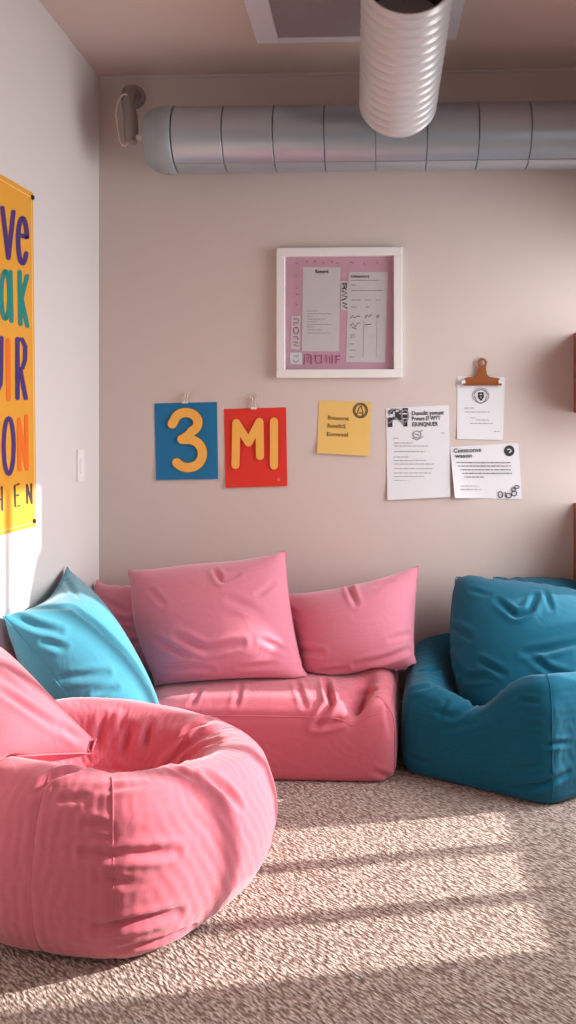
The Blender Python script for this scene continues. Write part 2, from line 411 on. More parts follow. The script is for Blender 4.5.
def beanbag(name, poly, c, prof, m, nth=180, ns=96, rim=None, shift=(0, 0), ztop=None, goalw=0.012, slack=(1.05, 1.03), pressure=1.1e-4, grav=3e-5,
            steps=150, seams=(), smooth=4, seed=3, planes=BOXP, parent=None, bvh=None, seamshort=0.94, ring_seam=None, gfun=None):
    """closed sewn bag; prof = list of (fraction of outline radius, z); rows run bottom centre -> side -> rim -> hollow centre"""
    r = np.random.default_rng(seed); c = np.array(c, float)
    th = np.linspace(0, 2 * math.pi, nth, endpoint=False)
    R = csmooth(polyR(poly, c, th), smooth)
    pr = np.array(prof, float); seg = np.sqrt((np.diff(pr[:, 0]) * 0.5) ** 2 + np.diff(pr[:, 1]) ** 2); s = np.concatenate([[0], np.cumsum(seg)]); s /= s[-1]
    si = np.linspace(0, 1, 400); rho = np.interp(si, s, pr[:, 0]); z = np.interp(si, s, pr[:, 1])
    k = 9; ker = np.hanning(2 * k + 1); ker /= ker.sum()
    rho = np.convolve(np.pad(rho, k, mode='reflect', reflect_type='odd'), ker, 'valid'); z = np.convolve(np.pad(z, k, mode='edge'), ker, 'valid')
    sj = np.linspace(0, 1, ns + 1)[1:-1]; rho = np.interp(sj, si, rho); z = np.interp(sj, si, z)
    zt = (z / pr[:, 1].max())
    topw = np.clip((sj - 0.45) / 0.25, 0, 1)
    P = np.zeros((len(sj), nth, 3))
    for i in range(len(sj)):
        rad = R * rho[i]
        inner = np.clip((0.85 - rho[i]) / 0.5, 0, 1) * topw[i]
        P[i, :, 0] = c[0] + np.cos(th) * rad + shift[0] * inner
        P[i, :, 1] = c[1] + np.sin(th) * rad + shift[1] * inner
        P[i, :, 2] = z[i]
    if rim is not None:
        hh = rim(th)                      # multiplier of height for the upper half
        wt = np.clip((sj - 0.25) / 0.25, 0, 1)
        fade = np.clip(rho / 0.5, 0, 1)
        P[:, :, 2] *= 1 + (hh[None, :] - 1) * (wt * fade)[:, None]
    if ztop is not None:
        P[:, :, 2] += ztop(P[:, :, 0], P[:, :, 1]) * topw[:, None] * (rho < 1.01)[:, None]
    pole0 = P[0].mean(0); pole0[2] = max(0.004, P[0, :, 2].mean()); pole1 = P[-1].mean(0)
    V = np.vstack([P.reshape(-1, 3), pole0, pole1]); nr = len(sj); ids = np.arange(nr * nth).reshape(nr, nth)
    a0, a1 = nr * nth, nr * nth + 1
    F = []
    for i in range(nr - 1):
        for j in range(nth):
            j2 = (j + 1) % nth; F.append((ids[i, j], ids[i, j2], ids[i + 1, j2], ids[i + 1, j]))
    F = np.array(F)
    caps = [(a0, ids[0, (j + 1) % nth], ids[0, j]) for j in range(nth)] + [(a1, ids[-1, j], ids[-1, (j + 1) % nth]) for j in range(nth)]
    TRI = np.vstack([grid_tri(F), np.array(caps)])
    jn = np.roll(np.arange(nth), -1); jn2 = np.roll(np.arange(nth), -2)
    hor = list(zip(ids.ravel(), ids[:, jn].ravel())); ver = list(zip(ids[:-1].ravel(), ids[1:].ravel()))
    dg = list(zip(ids[:-1].ravel(), ids[1:][:, jn].ravel())) + list(zip(ids[1:].ravel(), ids[:-1][:, jn].ravel()))
    sp = [(a0, x) for x in ids[0]] + [(a1, x) for x in ids[-1]]
    E = np.array(hor + ver + dg + sp); nh, nv = len(hor), len(ver)
    L = np.linalg.norm(V[E[:, 0]] - V[E[:, 1]], axis=1)
    L[:nh] *= slack[0]; L[nh:nh + nv] *= slack[1]; L[nh + nv:] *= (slack[0] + slack[1]) / 2
    # rows inside the hollow are gathered: more cloth than circumference
    rowh = np.repeat(np.arange(nr), nth); gather = np.where((sj[rowh] > 0.72), 1.06, 1.0); L[:nh] *= gather
    colv = np.tile(np.arange(nth), nr - 1)
    for sc in seams:
        k0 = int(round((sc % (2 * math.pi)) / (2 * math.pi) * nth)) % nth
        dcol = np.minimum((colv - k0) % nth, (k0 - colv) % nth)
        L[nh:nh + nv] *= 1 - (1 - seamshort) * np.exp(-0.5 * (dcol / 1.6) ** 2)
    if ring_seam is not None:
        dr = abs(sj[rowh] - ring_seam) * ns; L[:nh] *= 1 - 0.05 * np.exp(-0.5 * (dr / 1.2) ** 2)
    Eb = np.array(list(zip(ids.ravel(), ids[:, jn2].ravel())) + list(zip(ids[:-2].ravel(), ids[2:].ravel())))
    Lb = np.linalg.norm(V[Eb[:, 0]] - V[Eb[:, 1]], axis=1) * 1.03
    goal = V.copy(); gw = np.full(len(V), goalw)
    gw[:nr * nth] *= np.repeat(np.clip(rho / 0.25, 0.3, 1), nth)
    if gfun is not None: gw *= gfun(V)
    nz = np.zeros(len(V))
    for _ in range(14):
        kx = r.normal(size=3) * r.uniform(8, 34); nz += np.sin(V @ kx + r.uniform(0, 6))
    N0 = np.zeros_like(V); N0 = vnormals(V, F)
    V = V + N0 * (nz * 0.0012)[:, None]
    V = relax(V, E, L, TRI, steps, 5, pressure, grav, goal, gw, planes, bvh, comp=0.08, Eb=Eb, Lb=Lb, kb=0.10)
    allF = [tuple(f) for f in F] + [tuple(x) for x in caps]
    o = mesh_from(name, V, allF, m, parent)
    N = vnormals(V, F)
    for sc, (s0, s1) in zip(seams, [(0.26, 0.66)] * len(seams)):
        k0 = int(round((sc % (2 * math.pi)) / (2 * math.pi) * nth)) % nth
        seam_along('seam', V, [ids[i, k0] for i in range(nr) if s0 < sj[i] < s1], N, m, o)
    if ring_seam is not None:
        i = int(np.argmin(abs(sj - ring_seam))); seam_along('seam', V, list(ids[i]) + [ids[i, 0]], N, m, o)
    return o, V, allF

def follow_seams(o, co, delta):
    """the sewn seams move with the cloth under them"""
    from mathutils.kdtree import KDTree
    ss = [c for c in o.children if c.name.startswith('seam')]
    if not ss: return
    kd = KDTree(len(co))
    for i, c in enumerate(co): kd.insert(c, i)
    kd.balance()
    for c in ss:
        Wc = c.matrix_world; Wi = Wc.inverted()
        for v in c.data.vertices:
            p = Wc @ v.co; nb = kd.find_n(p, 3); dl = sum((Vector(delta[i]) for _, i, _ in nb), Vector()) / 3
            v.co = Wi @ (p + dl)
def bake(o):
    dg = bpy.context.evaluated_depsgraph_get(); dg.update()
    me = bpy.data.meshes.new_from_object(o.evaluated_get(dg), depsgraph=dg); o.modifiers.clear(); o.data = me
    for p in me.polygons: p.use_smooth = True
def creases(o, items):
    """press soft folds into the cloth along lines: (points seen from the front, half width, depth); depth > 0 a valley, < 0 a ridge"""
    bake(o); me = o.data; n = len(me.vertices)
    bpy.context.view_layer.update(); W = np.array(o.matrix_world)
    co = np.empty(n * 3); me.vertices.foreach_get('co', co); co = co.reshape(-1, 3) @ W[:3, :3].T + W[:3, 3]
    no = np.empty(n * 3); me.vertices.foreach_get('normal', no); no = no.reshape(-1, 3)
    tree = BVHTree.FromPolygons([tuple(c) for c in co], [tuple(p.vertices) for p in me.polygons])
    D = np.zeros(n)
    for pts, wd, dp in items:
        hits = []
        for k in range(len(pts) - 1):
            for q in range(8):
                t = q / 8; px = pts[k][0] * (1 - t) + pts[k + 1][0] * t; py = pts[k][1] * (1 - t) + pts[k + 1][1] * t
                d = ray(px, py).normalized(); h = tree.ray_cast(Vector((0, 0, HCAM)), d)
                if h[0] is not None: hits.append((h[0], h[1]))
        if len(hits) < 3: continue
        H = np.array([h[0] for h in hits]); HN = np.array([h[1] for h in hits])
        sl = np.concatenate([[0], np.cumsum(np.linalg.norm(np.diff(H, axis=0), axis=1))])
        if sl[-1] > 0.02:
            m_ = max(8, int(sl[-1] / 0.003)); q_ = np.linspace(0, sl[-1], m_)
            H = np.stack([np.interp(q_, sl, H[:, k]) for k in range(3)], 1); HN = np.stack([np.interp(q_, sl, HN[:, k]) for k in range(3)], 1)
            HN /= np.linalg.norm(HN, axis=1)[:, None]
        for _ in range(12): H[1:-1] = (H[:-2] + H[1:-1] * 2 + H[2:]) / 4
        lo, hi = H.min(0) - 4 * wd, H.max(0) + 4 * wd
        idx = np.where(((co > lo) & (co < hi)).all(1))[0]
        if not len(idx): continue
        d2 = ((co[idx][:, None, :] - H[None]) ** 2).sum(2); j = d2.argmin(1); r = np.sqrt(d2[np.arange(len(idx)), j])
        tt = j / (len(H) - 1); env = np.sin(np.pi * (0.08 + 0.84 * tt)) ** 0.8
        ok = (no[idx] * HN[j]).sum(1) > 0.0
        prof = -np.exp(-(r / wd) ** 2) + 0.55 * np.exp(-((r - 1.9 * wd) / (0.9 * wd)) ** 2)
        D[idx] += np.where(ok, dp * env * prof, 0)
    D = np.clip(D, -0.04, 0.03)
    follow_seams(o, co, no * D[:, None])
    co2 = co + no * D[:, None]; inv = np.linalg.inv(W); co2 = co2 @ inv[:3, :3].T + inv[:3, 3]
    me.vertices.foreach_set('co', co2.ravel()); me.update()

def ang(c, p): return math.atan2(p[1] - c[1], p[0] - c[0])

# ---- pink bean bag sofa
sc_ = (-0.46, 3.70)
def sofa_top(x, y):
    arm = 0.12 / (1 + np.exp(-(x + 0.02) / 0.035)) * (0.35 + 0.65 / (1 + np.exp(-(y - 3.52) / 0.06)))
    crown = 0.03 * np.exp(-((x + 0.5) / 0.42) ** 2 - ((y - 3.65) / 0.3) ** 2)
    dent = -0.10 * np.exp(-((x + 0.075 - (y - 3.42) * 0.25) / 0.045) ** 2 - ((y - 3.48) / 0.14) ** 2)
    back = 0.05 / (1 + np.exp(-(y - 3.9) / 0.05))
    return arm + crown + dent + back
sofa, VS, FS = beanbag('bean_bag_sofa', [(-1.05, 3.42), (-0.97, 3.35), (0.05, 3.35), (0.085, 3.37), (0.12, 3.9), (0.10, 4.06), (-1.0, 4.07), (-1.06, 3.98)], sc_,
    [(0, 0), (0.5, 0), (0.95, 0.0), (0.995, 0.02), (1.0, 0.08), (1.0, 0.17), (0.985, 0.235), (0.94, 0.285), (0.82, 0.315), (0.5, 0.325), (0.2, 0.33), (0, 0.33)],
    M['pink'], nth=220, ns=110, ztop=sofa_top, smooth=2, goalw=0.024, ring_seam=0.60, pressure=0.9e-4, seams=(ang(sc_, (0.115, 3.37)),), seed=4, slack=(1.06, 1.035))
tag(sofa, 'low pink bean bag sofa against the back wall with square pink cushions on it', 'sofa')

# ---- teal bean bag chair
cc = (0.68, 3.62)
def chair_rim(th):
    d = lambda a, w: np.exp(-0.5 * (((th - a + math.pi) % (2 * math.pi) - math.pi) / w) ** 2)
    return 1 + 0.04 * d(ang(cc, (0.68, 3.16)), 0.25) - 0.22 * d(ang(cc, (0.38, 3.30)), 0.24) - 0.20 * d(ang(cc, (0.13, 3.5)), 0.55)
chair, VC, FC = beanbag('bean_bag_chair', [(0.115, 3.45), (0.64, 3.17), (0.70, 3.16), (1.26, 3.50), (1.24, 4.0), (1.1, 4.06), (0.28, 4.06), (0.17, 3.98)], cc,
    [(0, 0), (0.5, 0), (0.93, 0.0), (0.985, 0.025), (1.0, 0.10), (1.0, 0.26), (0.99, 0.38), (0.93, 0.46), (0.82, 0.485), (0.70, 0.45), (0.6, 0.36), (0.48, 0.26), (0.2, 0.22), (0, 0.22)],
    M['teal'], nth=200, ns=110, rim=chair_rim, smooth=2, pressure=0.9e-4, goalw=0.022, seams=(ang(cc, (0.69, 3.16)), ang(cc, (0.13, 3.44)), ang(cc, (1.26, 3.5))), seed=8, slack=(1.08, 1.08))
tag(chair, 'teal blue bean bag chair in the right corner with a slouching back cushion', 'bean bag chair')
TS = tree_of(VS, FS); TC = tree_of(VC, FC)
bp_, VBP, FBP = pillow('backrest', (0.66, 3.84, 0.30), (1.25, 3.86, 0.30), (1.34, 4.06, 0.68), (0.60, 4.06, 0.755), M['teal'], parent=chair, seed=12, n=40, steps=130, slack=1.08, border_len=1.08, bow=0.12, thick=0.08)
br_, VBR, FBR = pillow('backrest', (0.46, 3.46, 0.28), (1.22, 3.50, 0.30), (1.30, 3.93, 0.71), (0.40, 3.94, 0.855), M['teal'], thick=0.20, parent=chair, seed=15, n=56, slack=1.12, border_len=1.10, bow=0.15, grav=6e-5, steps=200, pressure=1.1e-4)

# ---- pink bean bag in the foreground
pc = (-0.87, 2.64)
def bag_rim(th):
    d = lambda a, w: np.exp(-0.5 * (((th - a + math.pi) % (2 * math.pi) - math.pi) / w) ** 2)
    return 1 + 0.03 * d(ang(pc, (-1.0, 2.2)), 0.4) - 0.16 * d(ang(pc, (-0.3, 2.8)), 0.7) - 0.06 * d(ang(pc, (-0.8, 3.1)), 0.6)
bp2 = [(-1.41, 2.62), (-1.38, 2.42), (-1.25, 2.27), (-1.05, 2.18), (-0.85, 2.145), (-0.67, 2.13), (-0.56, 2.20), (-0.43, 2.38), (-0.35, 2.55), (-0.33, 2.72), (-0.38, 2.88), (-0.5, 3.0), (-0.7, 3.08), (-0.95, 3.10), (-1.2, 3.04), (-1.36, 2.88)]
bag, VB, FB = beanbag('bean_bag', bp2, pc,
    [(0, 0), (0.45, 0), (0.80, 0.0), (0.90, 0.03), (0.97, 0.10), (1.0, 0.20), (0.985, 0.31), (0.93, 0.42), (0.83, 0.485), (0.70, 0.50), (0.58, 0.46), (0.50, 0.37), (0.42, 0.28), (0.25, 0.22), (0, 0.21)],
    M['pink'], nth=230, ns=124, rim=bag_rim, shift=(-0.03, 0.0), smooth=3, goalw=0.018, seams=(ang(pc, (-0.94, 2.2)), ang(pc, (-0.40, 2.95)), ang(pc, (-1.35, 2.9)), ang(pc, (-0.72, 2.17))),
    seed=21, slack=(1.08, 1.065), seamshort=0.90, pressure=0.9e-4)
tag(bag, 'large round pink bean bag with a sunken middle in the left foreground', 'bean bag')
TB = tree_of(VB, FB)

# ---- loose cushions
def cw(px, py, Y): return tuple(atY(px, py, Y))
dark, VD, FD = pillow('cushion', (-1.36, 3.78, 0.33), (-0.62, 3.82, 0.36), cw(228, 565, 4.0), cw(92, 576, 4.02), M['rose'], seed=31, bvh=[TS], thick=0.1, pressure=1.0e-4)
tag(dark, 'dark rose pink cushion in the corner, half hidden behind the big pink cushion', 'cushion')
right, VRT, FRT = pillow('cushion', cw(306, 678, 3.72), cw(414, 657, 3.70), cw(416, 560, 3.96), cw(281, 588, 3.98), M['rose'], seed=35, bvh=[TS, TC], thick=0.12, slack=1.11, border_len=1.06, n=48, pressure=1.1e-4)
tag(right, 'rose pink cushion at the right end of the pink sofa, next to the teal chair', 'cushion')
big, VBG, FBG = pillow('cushion', cw(160, 684, 3.64), cw(302, 671, 3.62), cw(282, 545, 3.86), cw(133, 568, 3.89), M['rose'], seed=38, bvh=[TS, tree_of(VD, FD), tree_of(VRT, FRT)], thick=0.12, slack=1.11, border_len=1.06, n=56, steps=190, pressure=1.1e-4)
tag(big, 'big square pink cushion leaning upright in the middle of the pink sofa', 'cushion')
blue, VBL, FBL = pillow('cushion', (-0.98, 3.02, 0.30), (-0.86, 3.30, 0.16), cw(58, 566, 3.62), cw(-1, 611, 2.98), M['blue'], seed=41, bvh=[TS, TB], thick=0.22, slack=1.10, border_len=1.05, bow=0.02, pins=(0, 1, 1, 1), n=56, steps=190)
tag(blue, 'light blue cushion leaning on the left wall behind the round pink bean bag', 'cushion')
small, VSM, FSM = pillow('cushion', (-1.18, 2.28, 0.50), (-0.875, 2.55, 0.515), (-1.39, 2.80, 0.72), (-1.41, 2.38, 0.74), M['pink'], seed=44, bvh=[TB], thick=0.14, slack=1.10, border_len=1.06, bow=0.03, pins=(0, 1, 1, 1), n=44)
tag(small, 'pink cushion cut by the left edge, leaning in the sunken round bean bag', 'cushion')

# folds pressed into the cloth
creases(bag, [([(38, 790), (50, 777), (88, 766)], .012, .014), ([(86, 822), (112, 827)], .010, .010), ([(84, 853), (125, 858)], .012, .010), ([(118, 855), (186, 851)], .013, .016),
    ([(97, 928), (140, 921), (184, 911)], .014, .018), ([(118, 950), (160, 940), (206, 922)], .012, .010), ([(206, 774), (226, 790), (241, 809)], .014, .016), ([(170, 766), (197, 779)], .012, .010),
    ([(130, 728), (124, 758)], .016, .016), ([(103, 716), (97, 752)], .014, .014), ([(160, 765), (176, 745), (196, 733), (224, 722)], .016, -.014), ([(168, 752), (190, 728), (214, 717)], .013, .012),
    ([(150, 722), (146, 752)], .014, .012), ([(178, 765), (205, 745), (236, 735)], .012, .009), ([(118, 712), (112, 738)], .012, -.010), ([(60, 800), (90, 797)], .010, .007), ([(100, 880), (140, 884)], .012, .007), ([(95, 790), (150, 784)], .010, .006)])
creases(sofa, [([(326, 680), (331, 703), (315, 727)], .014, .022), ([(313, 727), (330, 724), (348, 717)], .013, .014), ([(331, 702), (357, 694), (392, 687)], .012, .010), ([(376, 772), (397, 780)], .012, .010),
    ([(241, 684), (235, 708)], .013, .006), ([(296, 680), (306, 710)], .013, .008), ([(200, 690), (190, 706)], .012, .007), ([(385, 700), (392, 740)], .012, .008)])
creases(chair, [([(438, 712), (453, 718), (475, 704), (509, 686)], .012, .012), ([(440, 716), (448, 700)], .010, .012), ([(461, 684), (468, 700)], .012, .014), ([(509, 788), (543, 785), (572, 771)], .013, .014), ([(514, 768), (542, 763)], .011, .009),
    ([(412, 690), (440, 684)], .012, .008), ([(418, 672), (446, 668)], .012, .008), ([(440, 730), (480, 722)], .012, .006), ([(520, 700), (540, 702)], .010, .008), ([(520, 722), (540, 725)], .010, .007), ([(545, 745), (572, 742)], .010, .009), ([(408, 755), (430, 765)], .011, .007)])
creases(br_, [([(497, 600), (516, 616), (530, 611), (537, 593)], .014, .018), ([(453, 627), (473, 639)], .014, .014), ([(524, 653), (550, 649), (580, 641)], .014, .018), ([(530, 656), (550, 671), (572, 677)], .014, .012),
    ([(447, 650), (466, 678), (492, 676)], .014, .014), ([(480, 661), (508, 676)], .012, .014), ([(470, 590), (492, 596)], .012, .007), ([(545, 590), (552, 612)], .012, .010), ([(440, 640), (462, 652)], .012, .010)])
creases(big, [([(177, 636), (206, 650), (246, 642)], .016, .016), ([(158, 641), (192, 657)], .014, .014), ([(215, 570), (222, 582), (240, 574)], .012, .012), ([(160, 668), (190, 666), (215, 670)], .013, .012), ([(258, 594), (276, 582)], .013, .010),
    ([(262, 640), (290, 652)], .013, .010), ([(150, 590), (166, 606)], .012, .009), ([(230, 600), (262, 612)], .018, .008), ([(240, 668), (280, 664)], .012, .008)])
creases(right, [([(349, 586), (357, 607)], .013, .014), ([(297, 649), (326, 654)], .013, .013), ([(355, 665), (385, 659), (413, 648)], .014, .015), ([(286, 606), (300, 618)], .012, .010), ([(376, 586), (394, 580)], .012, .009), ([(390, 640), (412, 632)], .012, .010), ([(320, 672), (350, 668)], .012, .009)])
creases(dark, [([(105, 600), (135, 618)], .014, .012), ([(118, 620), (145, 622)], .014, .012), ([(125, 645), (150, 640)], .014, .010)])
creases(blue, [([(13, 616), (36, 626), (62, 632)], .014, .016), ([(34, 609), (72, 607), (97, 626), (127, 655), (150, 688)], .012, .008), ([(44, 642), (66, 648)], .013, .012), ([(64, 679), (112, 672)], .014, .015), ([(96, 694), (118, 687)], .012, .012), ([(66, 580), (80, 600)], .012, .008)])
creases(small, [([(0, 690), (34, 712), (62, 730)], .012, .010), ([(0, 668), (30, 690)], .014, -.006), ([(60, 726), (84, 740)], .012, .010)])

def separate(o, others, gap=0.004):
    """lift cloth that still dips into a neighbour back onto its surface"""
    bpy.context.view_layer.update(); me = o.data; n = len(me.vertices); W = np.array(o.matrix_world)
    co = np.empty(n * 3); me.vertices.foreach_get('co', co); co = co.reshape(-1, 3) @ W[:3, :3].T + W[:3, 3]; co_old = co.copy()
    for q in others + others:
        Wq = np.array(q.matrix_world); m = len(q.data.vertices); qc = np.empty(m * 3); q.data.vertices.foreach_get('co', qc); qc = qc.reshape(-1, 3) @ Wq[:3, :3].T + Wq[:3, 3]
        tree = BVHTree.FromPolygons([tuple(c) for c in qc], [tuple(p.vertices) for p in q.data.polygons]); lo, hi = qc.min(0), qc.max(0)
        for _ in range(2):
            for i in np.where(((co > lo - .01) & (co < hi + .01)).all(1))[0]:
                loc, nor, fi, dist = tree.find_nearest(co[i], 0.3)
                if loc is not None and (Vector(co[i]) - loc).dot(nor) < gap * .7: co[i] = loc + nor * gap
    inv = np.linalg.inv(W); c2 = co @ inv[:3, :3].T + inv[:3, 3]; me.vertices.foreach_set('co', c2.ravel()); me.update()
    follow_seams(o, co_old, co - co_old)
bake(bag) if bag.modifiers else None
separate(dark, [sofa], .006); separate(right, [chair, sofa], .008); separate(big, [dark, right, sofa], .009); separate(right, [big, chair], .008); separate(big, [right], .009); separate(blue, [sofa, bag, dark], .005); separate(small, [bag, blue], .005)

# ------------------------------------------------------------------ duct
DY, DZ, DR = 3.87, 1.5 + 0.3575 * 3.88, 0.155
x0 = cw(178, 140, DY)[0]; pitch = cw(227, 140, DY)[0] - x0
duct = empty('air_duct', (x0, DY, DZ))
tag(duct, 'long grey metal air duct running across the top of the back wall', 'duct')
def lathe_x(bm, prof, seg=64, cx=(DY, DZ), ring_close=False):
    rings = []
    for (x, r_) in prof:
        rings.append([bm.verts.new((x, cx[0] + r_ * math.cos(a), cx[1] + r_ * math.sin(a))) for a in [2 * math.pi * k / seg for k in range(seg)]])
    for i in range(len(rings) - 1):
        for k in range(seg): bm.faces.new((rings[i][k], rings[i][(k + 1) % seg], rings[i + 1][(k + 1) % seg], rings[i + 1][k]))
    return rings
x = x0; i = 0
while x < XR - 0.01:
    xe = min(x + pitch, XR - 0.004); bm = bmesh.new()
    rg = lathe_x(bm, [(x + 0.0015, DR - 0.012), (x + 0.0015, DR - 0.003), (x + 0.004, DR), (xe - 0.004, DR), (xe - 0.0015, DR - 0.003), (xe - 0.0015, DR - 0.012)])
    bm.faces.new(rg[0][::-1]); bm.faces.new(rg[-1]); bmesh.ops.recalc_face_normals(bm, faces=bm.faces)
    frombm('duct_section', bm, M['duct'], duct, smooth=False)
    x += pitch; i += 1
for o in COL.objects:
    if o.name.startswith('duct_section'):
        for p in o.data.polygons: p.use_smooth = True
        o.data.set_sharp_from_angle(angle=math.radians(25))
bm = bmesh.new(); rg = lathe_x(bm, [(x0 - 0.002, DR - 0.02), (x0 + 0.0, DR - 0.006), (x0 + .002, DR - .006), (x0 + .003, DR - .02)]); frombm('gasket', bm, M['dark'], duct, True)
xa = cw(147, 140, DY)[0]; bm = bmesh.new(); w_ = x0 - xa
rg = lathe_x(bm, [(xa, 0.09), (xa + w_ * .05, 0.115), (xa + w_ * .18, 0.137), (xa + w_ * .34, 0.150), (xa + w_ * .5, DR + .001), (xa + w_ * .55, DR + .004), (x0 - .006, DR + .004), (x0 - .003, DR - .002)])
bm.faces.new(rg[0][::-1]); bm.faces.new(rg[-1]); bmesh.ops.recalc_face_normals(bm, faces=bm.faces); frombm('end_cap', bm, M['ductpaint'], duct, True)
aS = math.radians(-118)
box('lock_seam', (x0, DY + math.cos(aS) * DR - .003, DZ + math.sin(aS) * DR - .004), (XR - .004, DY + math.cos(aS) * DR + .004, DZ + math.sin(aS) * DR + .002), M['duct'], 0.001, duct)
# bracket and stub pipe left of the duct
fz = cw(133, 96, 4.08)
br = empty('pipe_bracket', (fz[0], YB, fz[2])); tag(br, 'dull grey wall bracket and drain elbow at the left end of the duct', 'bracket')
fxx = fz[0]
tube('flange', [(fxx, YB, fz[2]), (fxx, YB - .02, fz[2])], [0.062, 0.058], M['steel'], br, 32)
tube('collar', [(fxx, YB - .02, fz[2]), (fxx, YB - .045, fz[2])], [0.042, 0.036], M['steel'], br, 28)
zb = cw(133, 138, DY)[2]; bx_ = cw(131, 138, DY)[0]
pts = [(fxx, YB - .045, fz[2]), (fxx + .003, YB - .09, fz[2] - .005), (fxx + .008, YB - .13, fz[2] - .03), (fxx + .014, YB - .16, fz[2] - .08), (fxx + (bx_ - fxx) * .8, YB - .2, (fz[2] + zb) / 2 - .03), (bx_, DY, zb + .03), (bx_, DY, zb - .02)]
tube('arm', pts, [0.03, 0.031, 0.031, 0.03, 0.034, 0.036, 0.032], M['steel'], br, 20)
tube('stub_pipe', [(bx_, DY, zb), (bx_ + .03, DY, zb), (xa - .001, DY, zb + .004)], [0.021, 0.017, 0.017], M['cream'], br, 20)
cp = [Vector((bx_ - 0.02 + 0.045 * math.cos(a) * (1 if math.sin(a) > 0 else .8), DY - 0.035, zb + 0.075 + 0.125 * math.sin(a))) for a in np.linspace(math.radians(75), math.radians(300), 26)]
cb = tube('cable', cp, 0.0045, M['cream'], None, 8); recenter(cb, cp[0]); tag(cb, 'thin cream cable looped round the bracket beside the duct', 'cable')

# corrugated open pipe
f0, f1 = Vector((0.103, 3.60, 2.93)), Vector((0.122, 2.92, 3.13)); PR = 0.172
ax = (f1 - f0); Ln = ax.length; ax.normalize(); nring = 15
bm = bmesh.new(); pts = []; rr_ = []
N_ = nring * 10
for k in range(N_ + 1):
    t = k / N_; ph = (t * nring) % 1.0
    pts.append(f0 + ax * (Ln * t)); rr_.append(PR - 0.005 + 0.006 * math.exp(-((ph - .5) / .16) ** 2) + (-0.004 * max(0, 1 - k / 4) ** 2))
seg = 72
rings = tube_bm(bm, pts, rr_, seg, False)
inn = tube_bm(bm, pts[100:], [PR - 0.012] * (N_ + 1 - 100), seg, False)
for k in range(seg):
    bm.faces.new((rings[-1][k], rings[-1][(k + 1) % seg], inn[-1][(k + 1) % seg], inn[-1][k]))
bm.faces.new(rings[0][::-1]); bm.faces.new(inn[0])
bmesh.ops.recalc_face_normals(bm, faces=bm.faces)
for f in bm.faces: f.smooth = len(f.verts) == 4
pipe = frombm('corrugated_pipe', bm, M['flex']); recenter(pipe, f0)
tube('shade_sleeve', [f0 + ax * 0.05, f0 + ax * (Ln - 0.012)], PR - 0.0125, mat('brown_painted_shade', (96, 74, 70), 0.8), pipe, 64, False)  # dark inner sleeve added: the shade inside the pipe painted as colour
tag(pipe, 'short white corrugated pipe with an open end sloping up in front of the duct', 'pipe')
bolt = tube('bolt', [f1 - ax * .02 + Vector((-PR + .004, 0, 0.0)), f1 - ax * .02 + Vector((-PR - .014, 0, 0))], [0.012, 0.01], M['dark'], pipe, 12)

# ceiling grille
gx0 = atZ(257, 40, ZC).x; gx1 = atZ(456, 38, ZC).x; gy1 = atZ(257, 40, ZC).y; gy0 = gy1 - 0.72
gr = empty('ceiling_grille', ((gx0 + gx1) / 2, (gy0 + gy1) / 2, ZC)); tag(gr, 'square white framed return air grille set in the ceiling', 'grille')
bm = bmesh.new(); zt_, zb_ = ZC, ZC - 0.018
add_box(bm, (gx0, gy0, zb_), (gx0 + .105, gy1, zt_), .003); add_box(bm, (gx1 - .105, gy0, zb_), (gx1, gy1, zt_), .003)
add_box(bm, (gx0 + .105, gy1 - .04, zb_), (gx1 - .105, gy1, zt_), .003); add_box(bm, (gx0 + .105, gy0, zb_), (gx1 - .105, gy0 + .04, zt_), .003)
frombm('frame', bm, mat('pale_grey_enamel', (228, 224, 228), 0.5), gr)
bm = bmesh.new()
nx = 46
for k in range(nx + 1):
    xx = gx0 + .105 + (gx1 - gx0 - .21) * k / nx; add_box(bm, (xx - .0022, gy0 + .04, zb_ + .006), (xx + .0022, gy1 - .04, zb_ + .010))
for k in range(47):
    yy = gy0 + .04 + (gy1 - gy0 - .08) * k / 46; add_box(bm, (gx0 + .105, yy - .0022, zb_ + .007), (gx1 - .105, yy + .0022, zb_ + .011))
add_box(bm, (gx0 + .105, gy0 + .04, ZC - .009), (gx1 - .105, gy1 - .04, ZC - .001))
frombm('mesh_screen', bm, M['mesh'], gr)

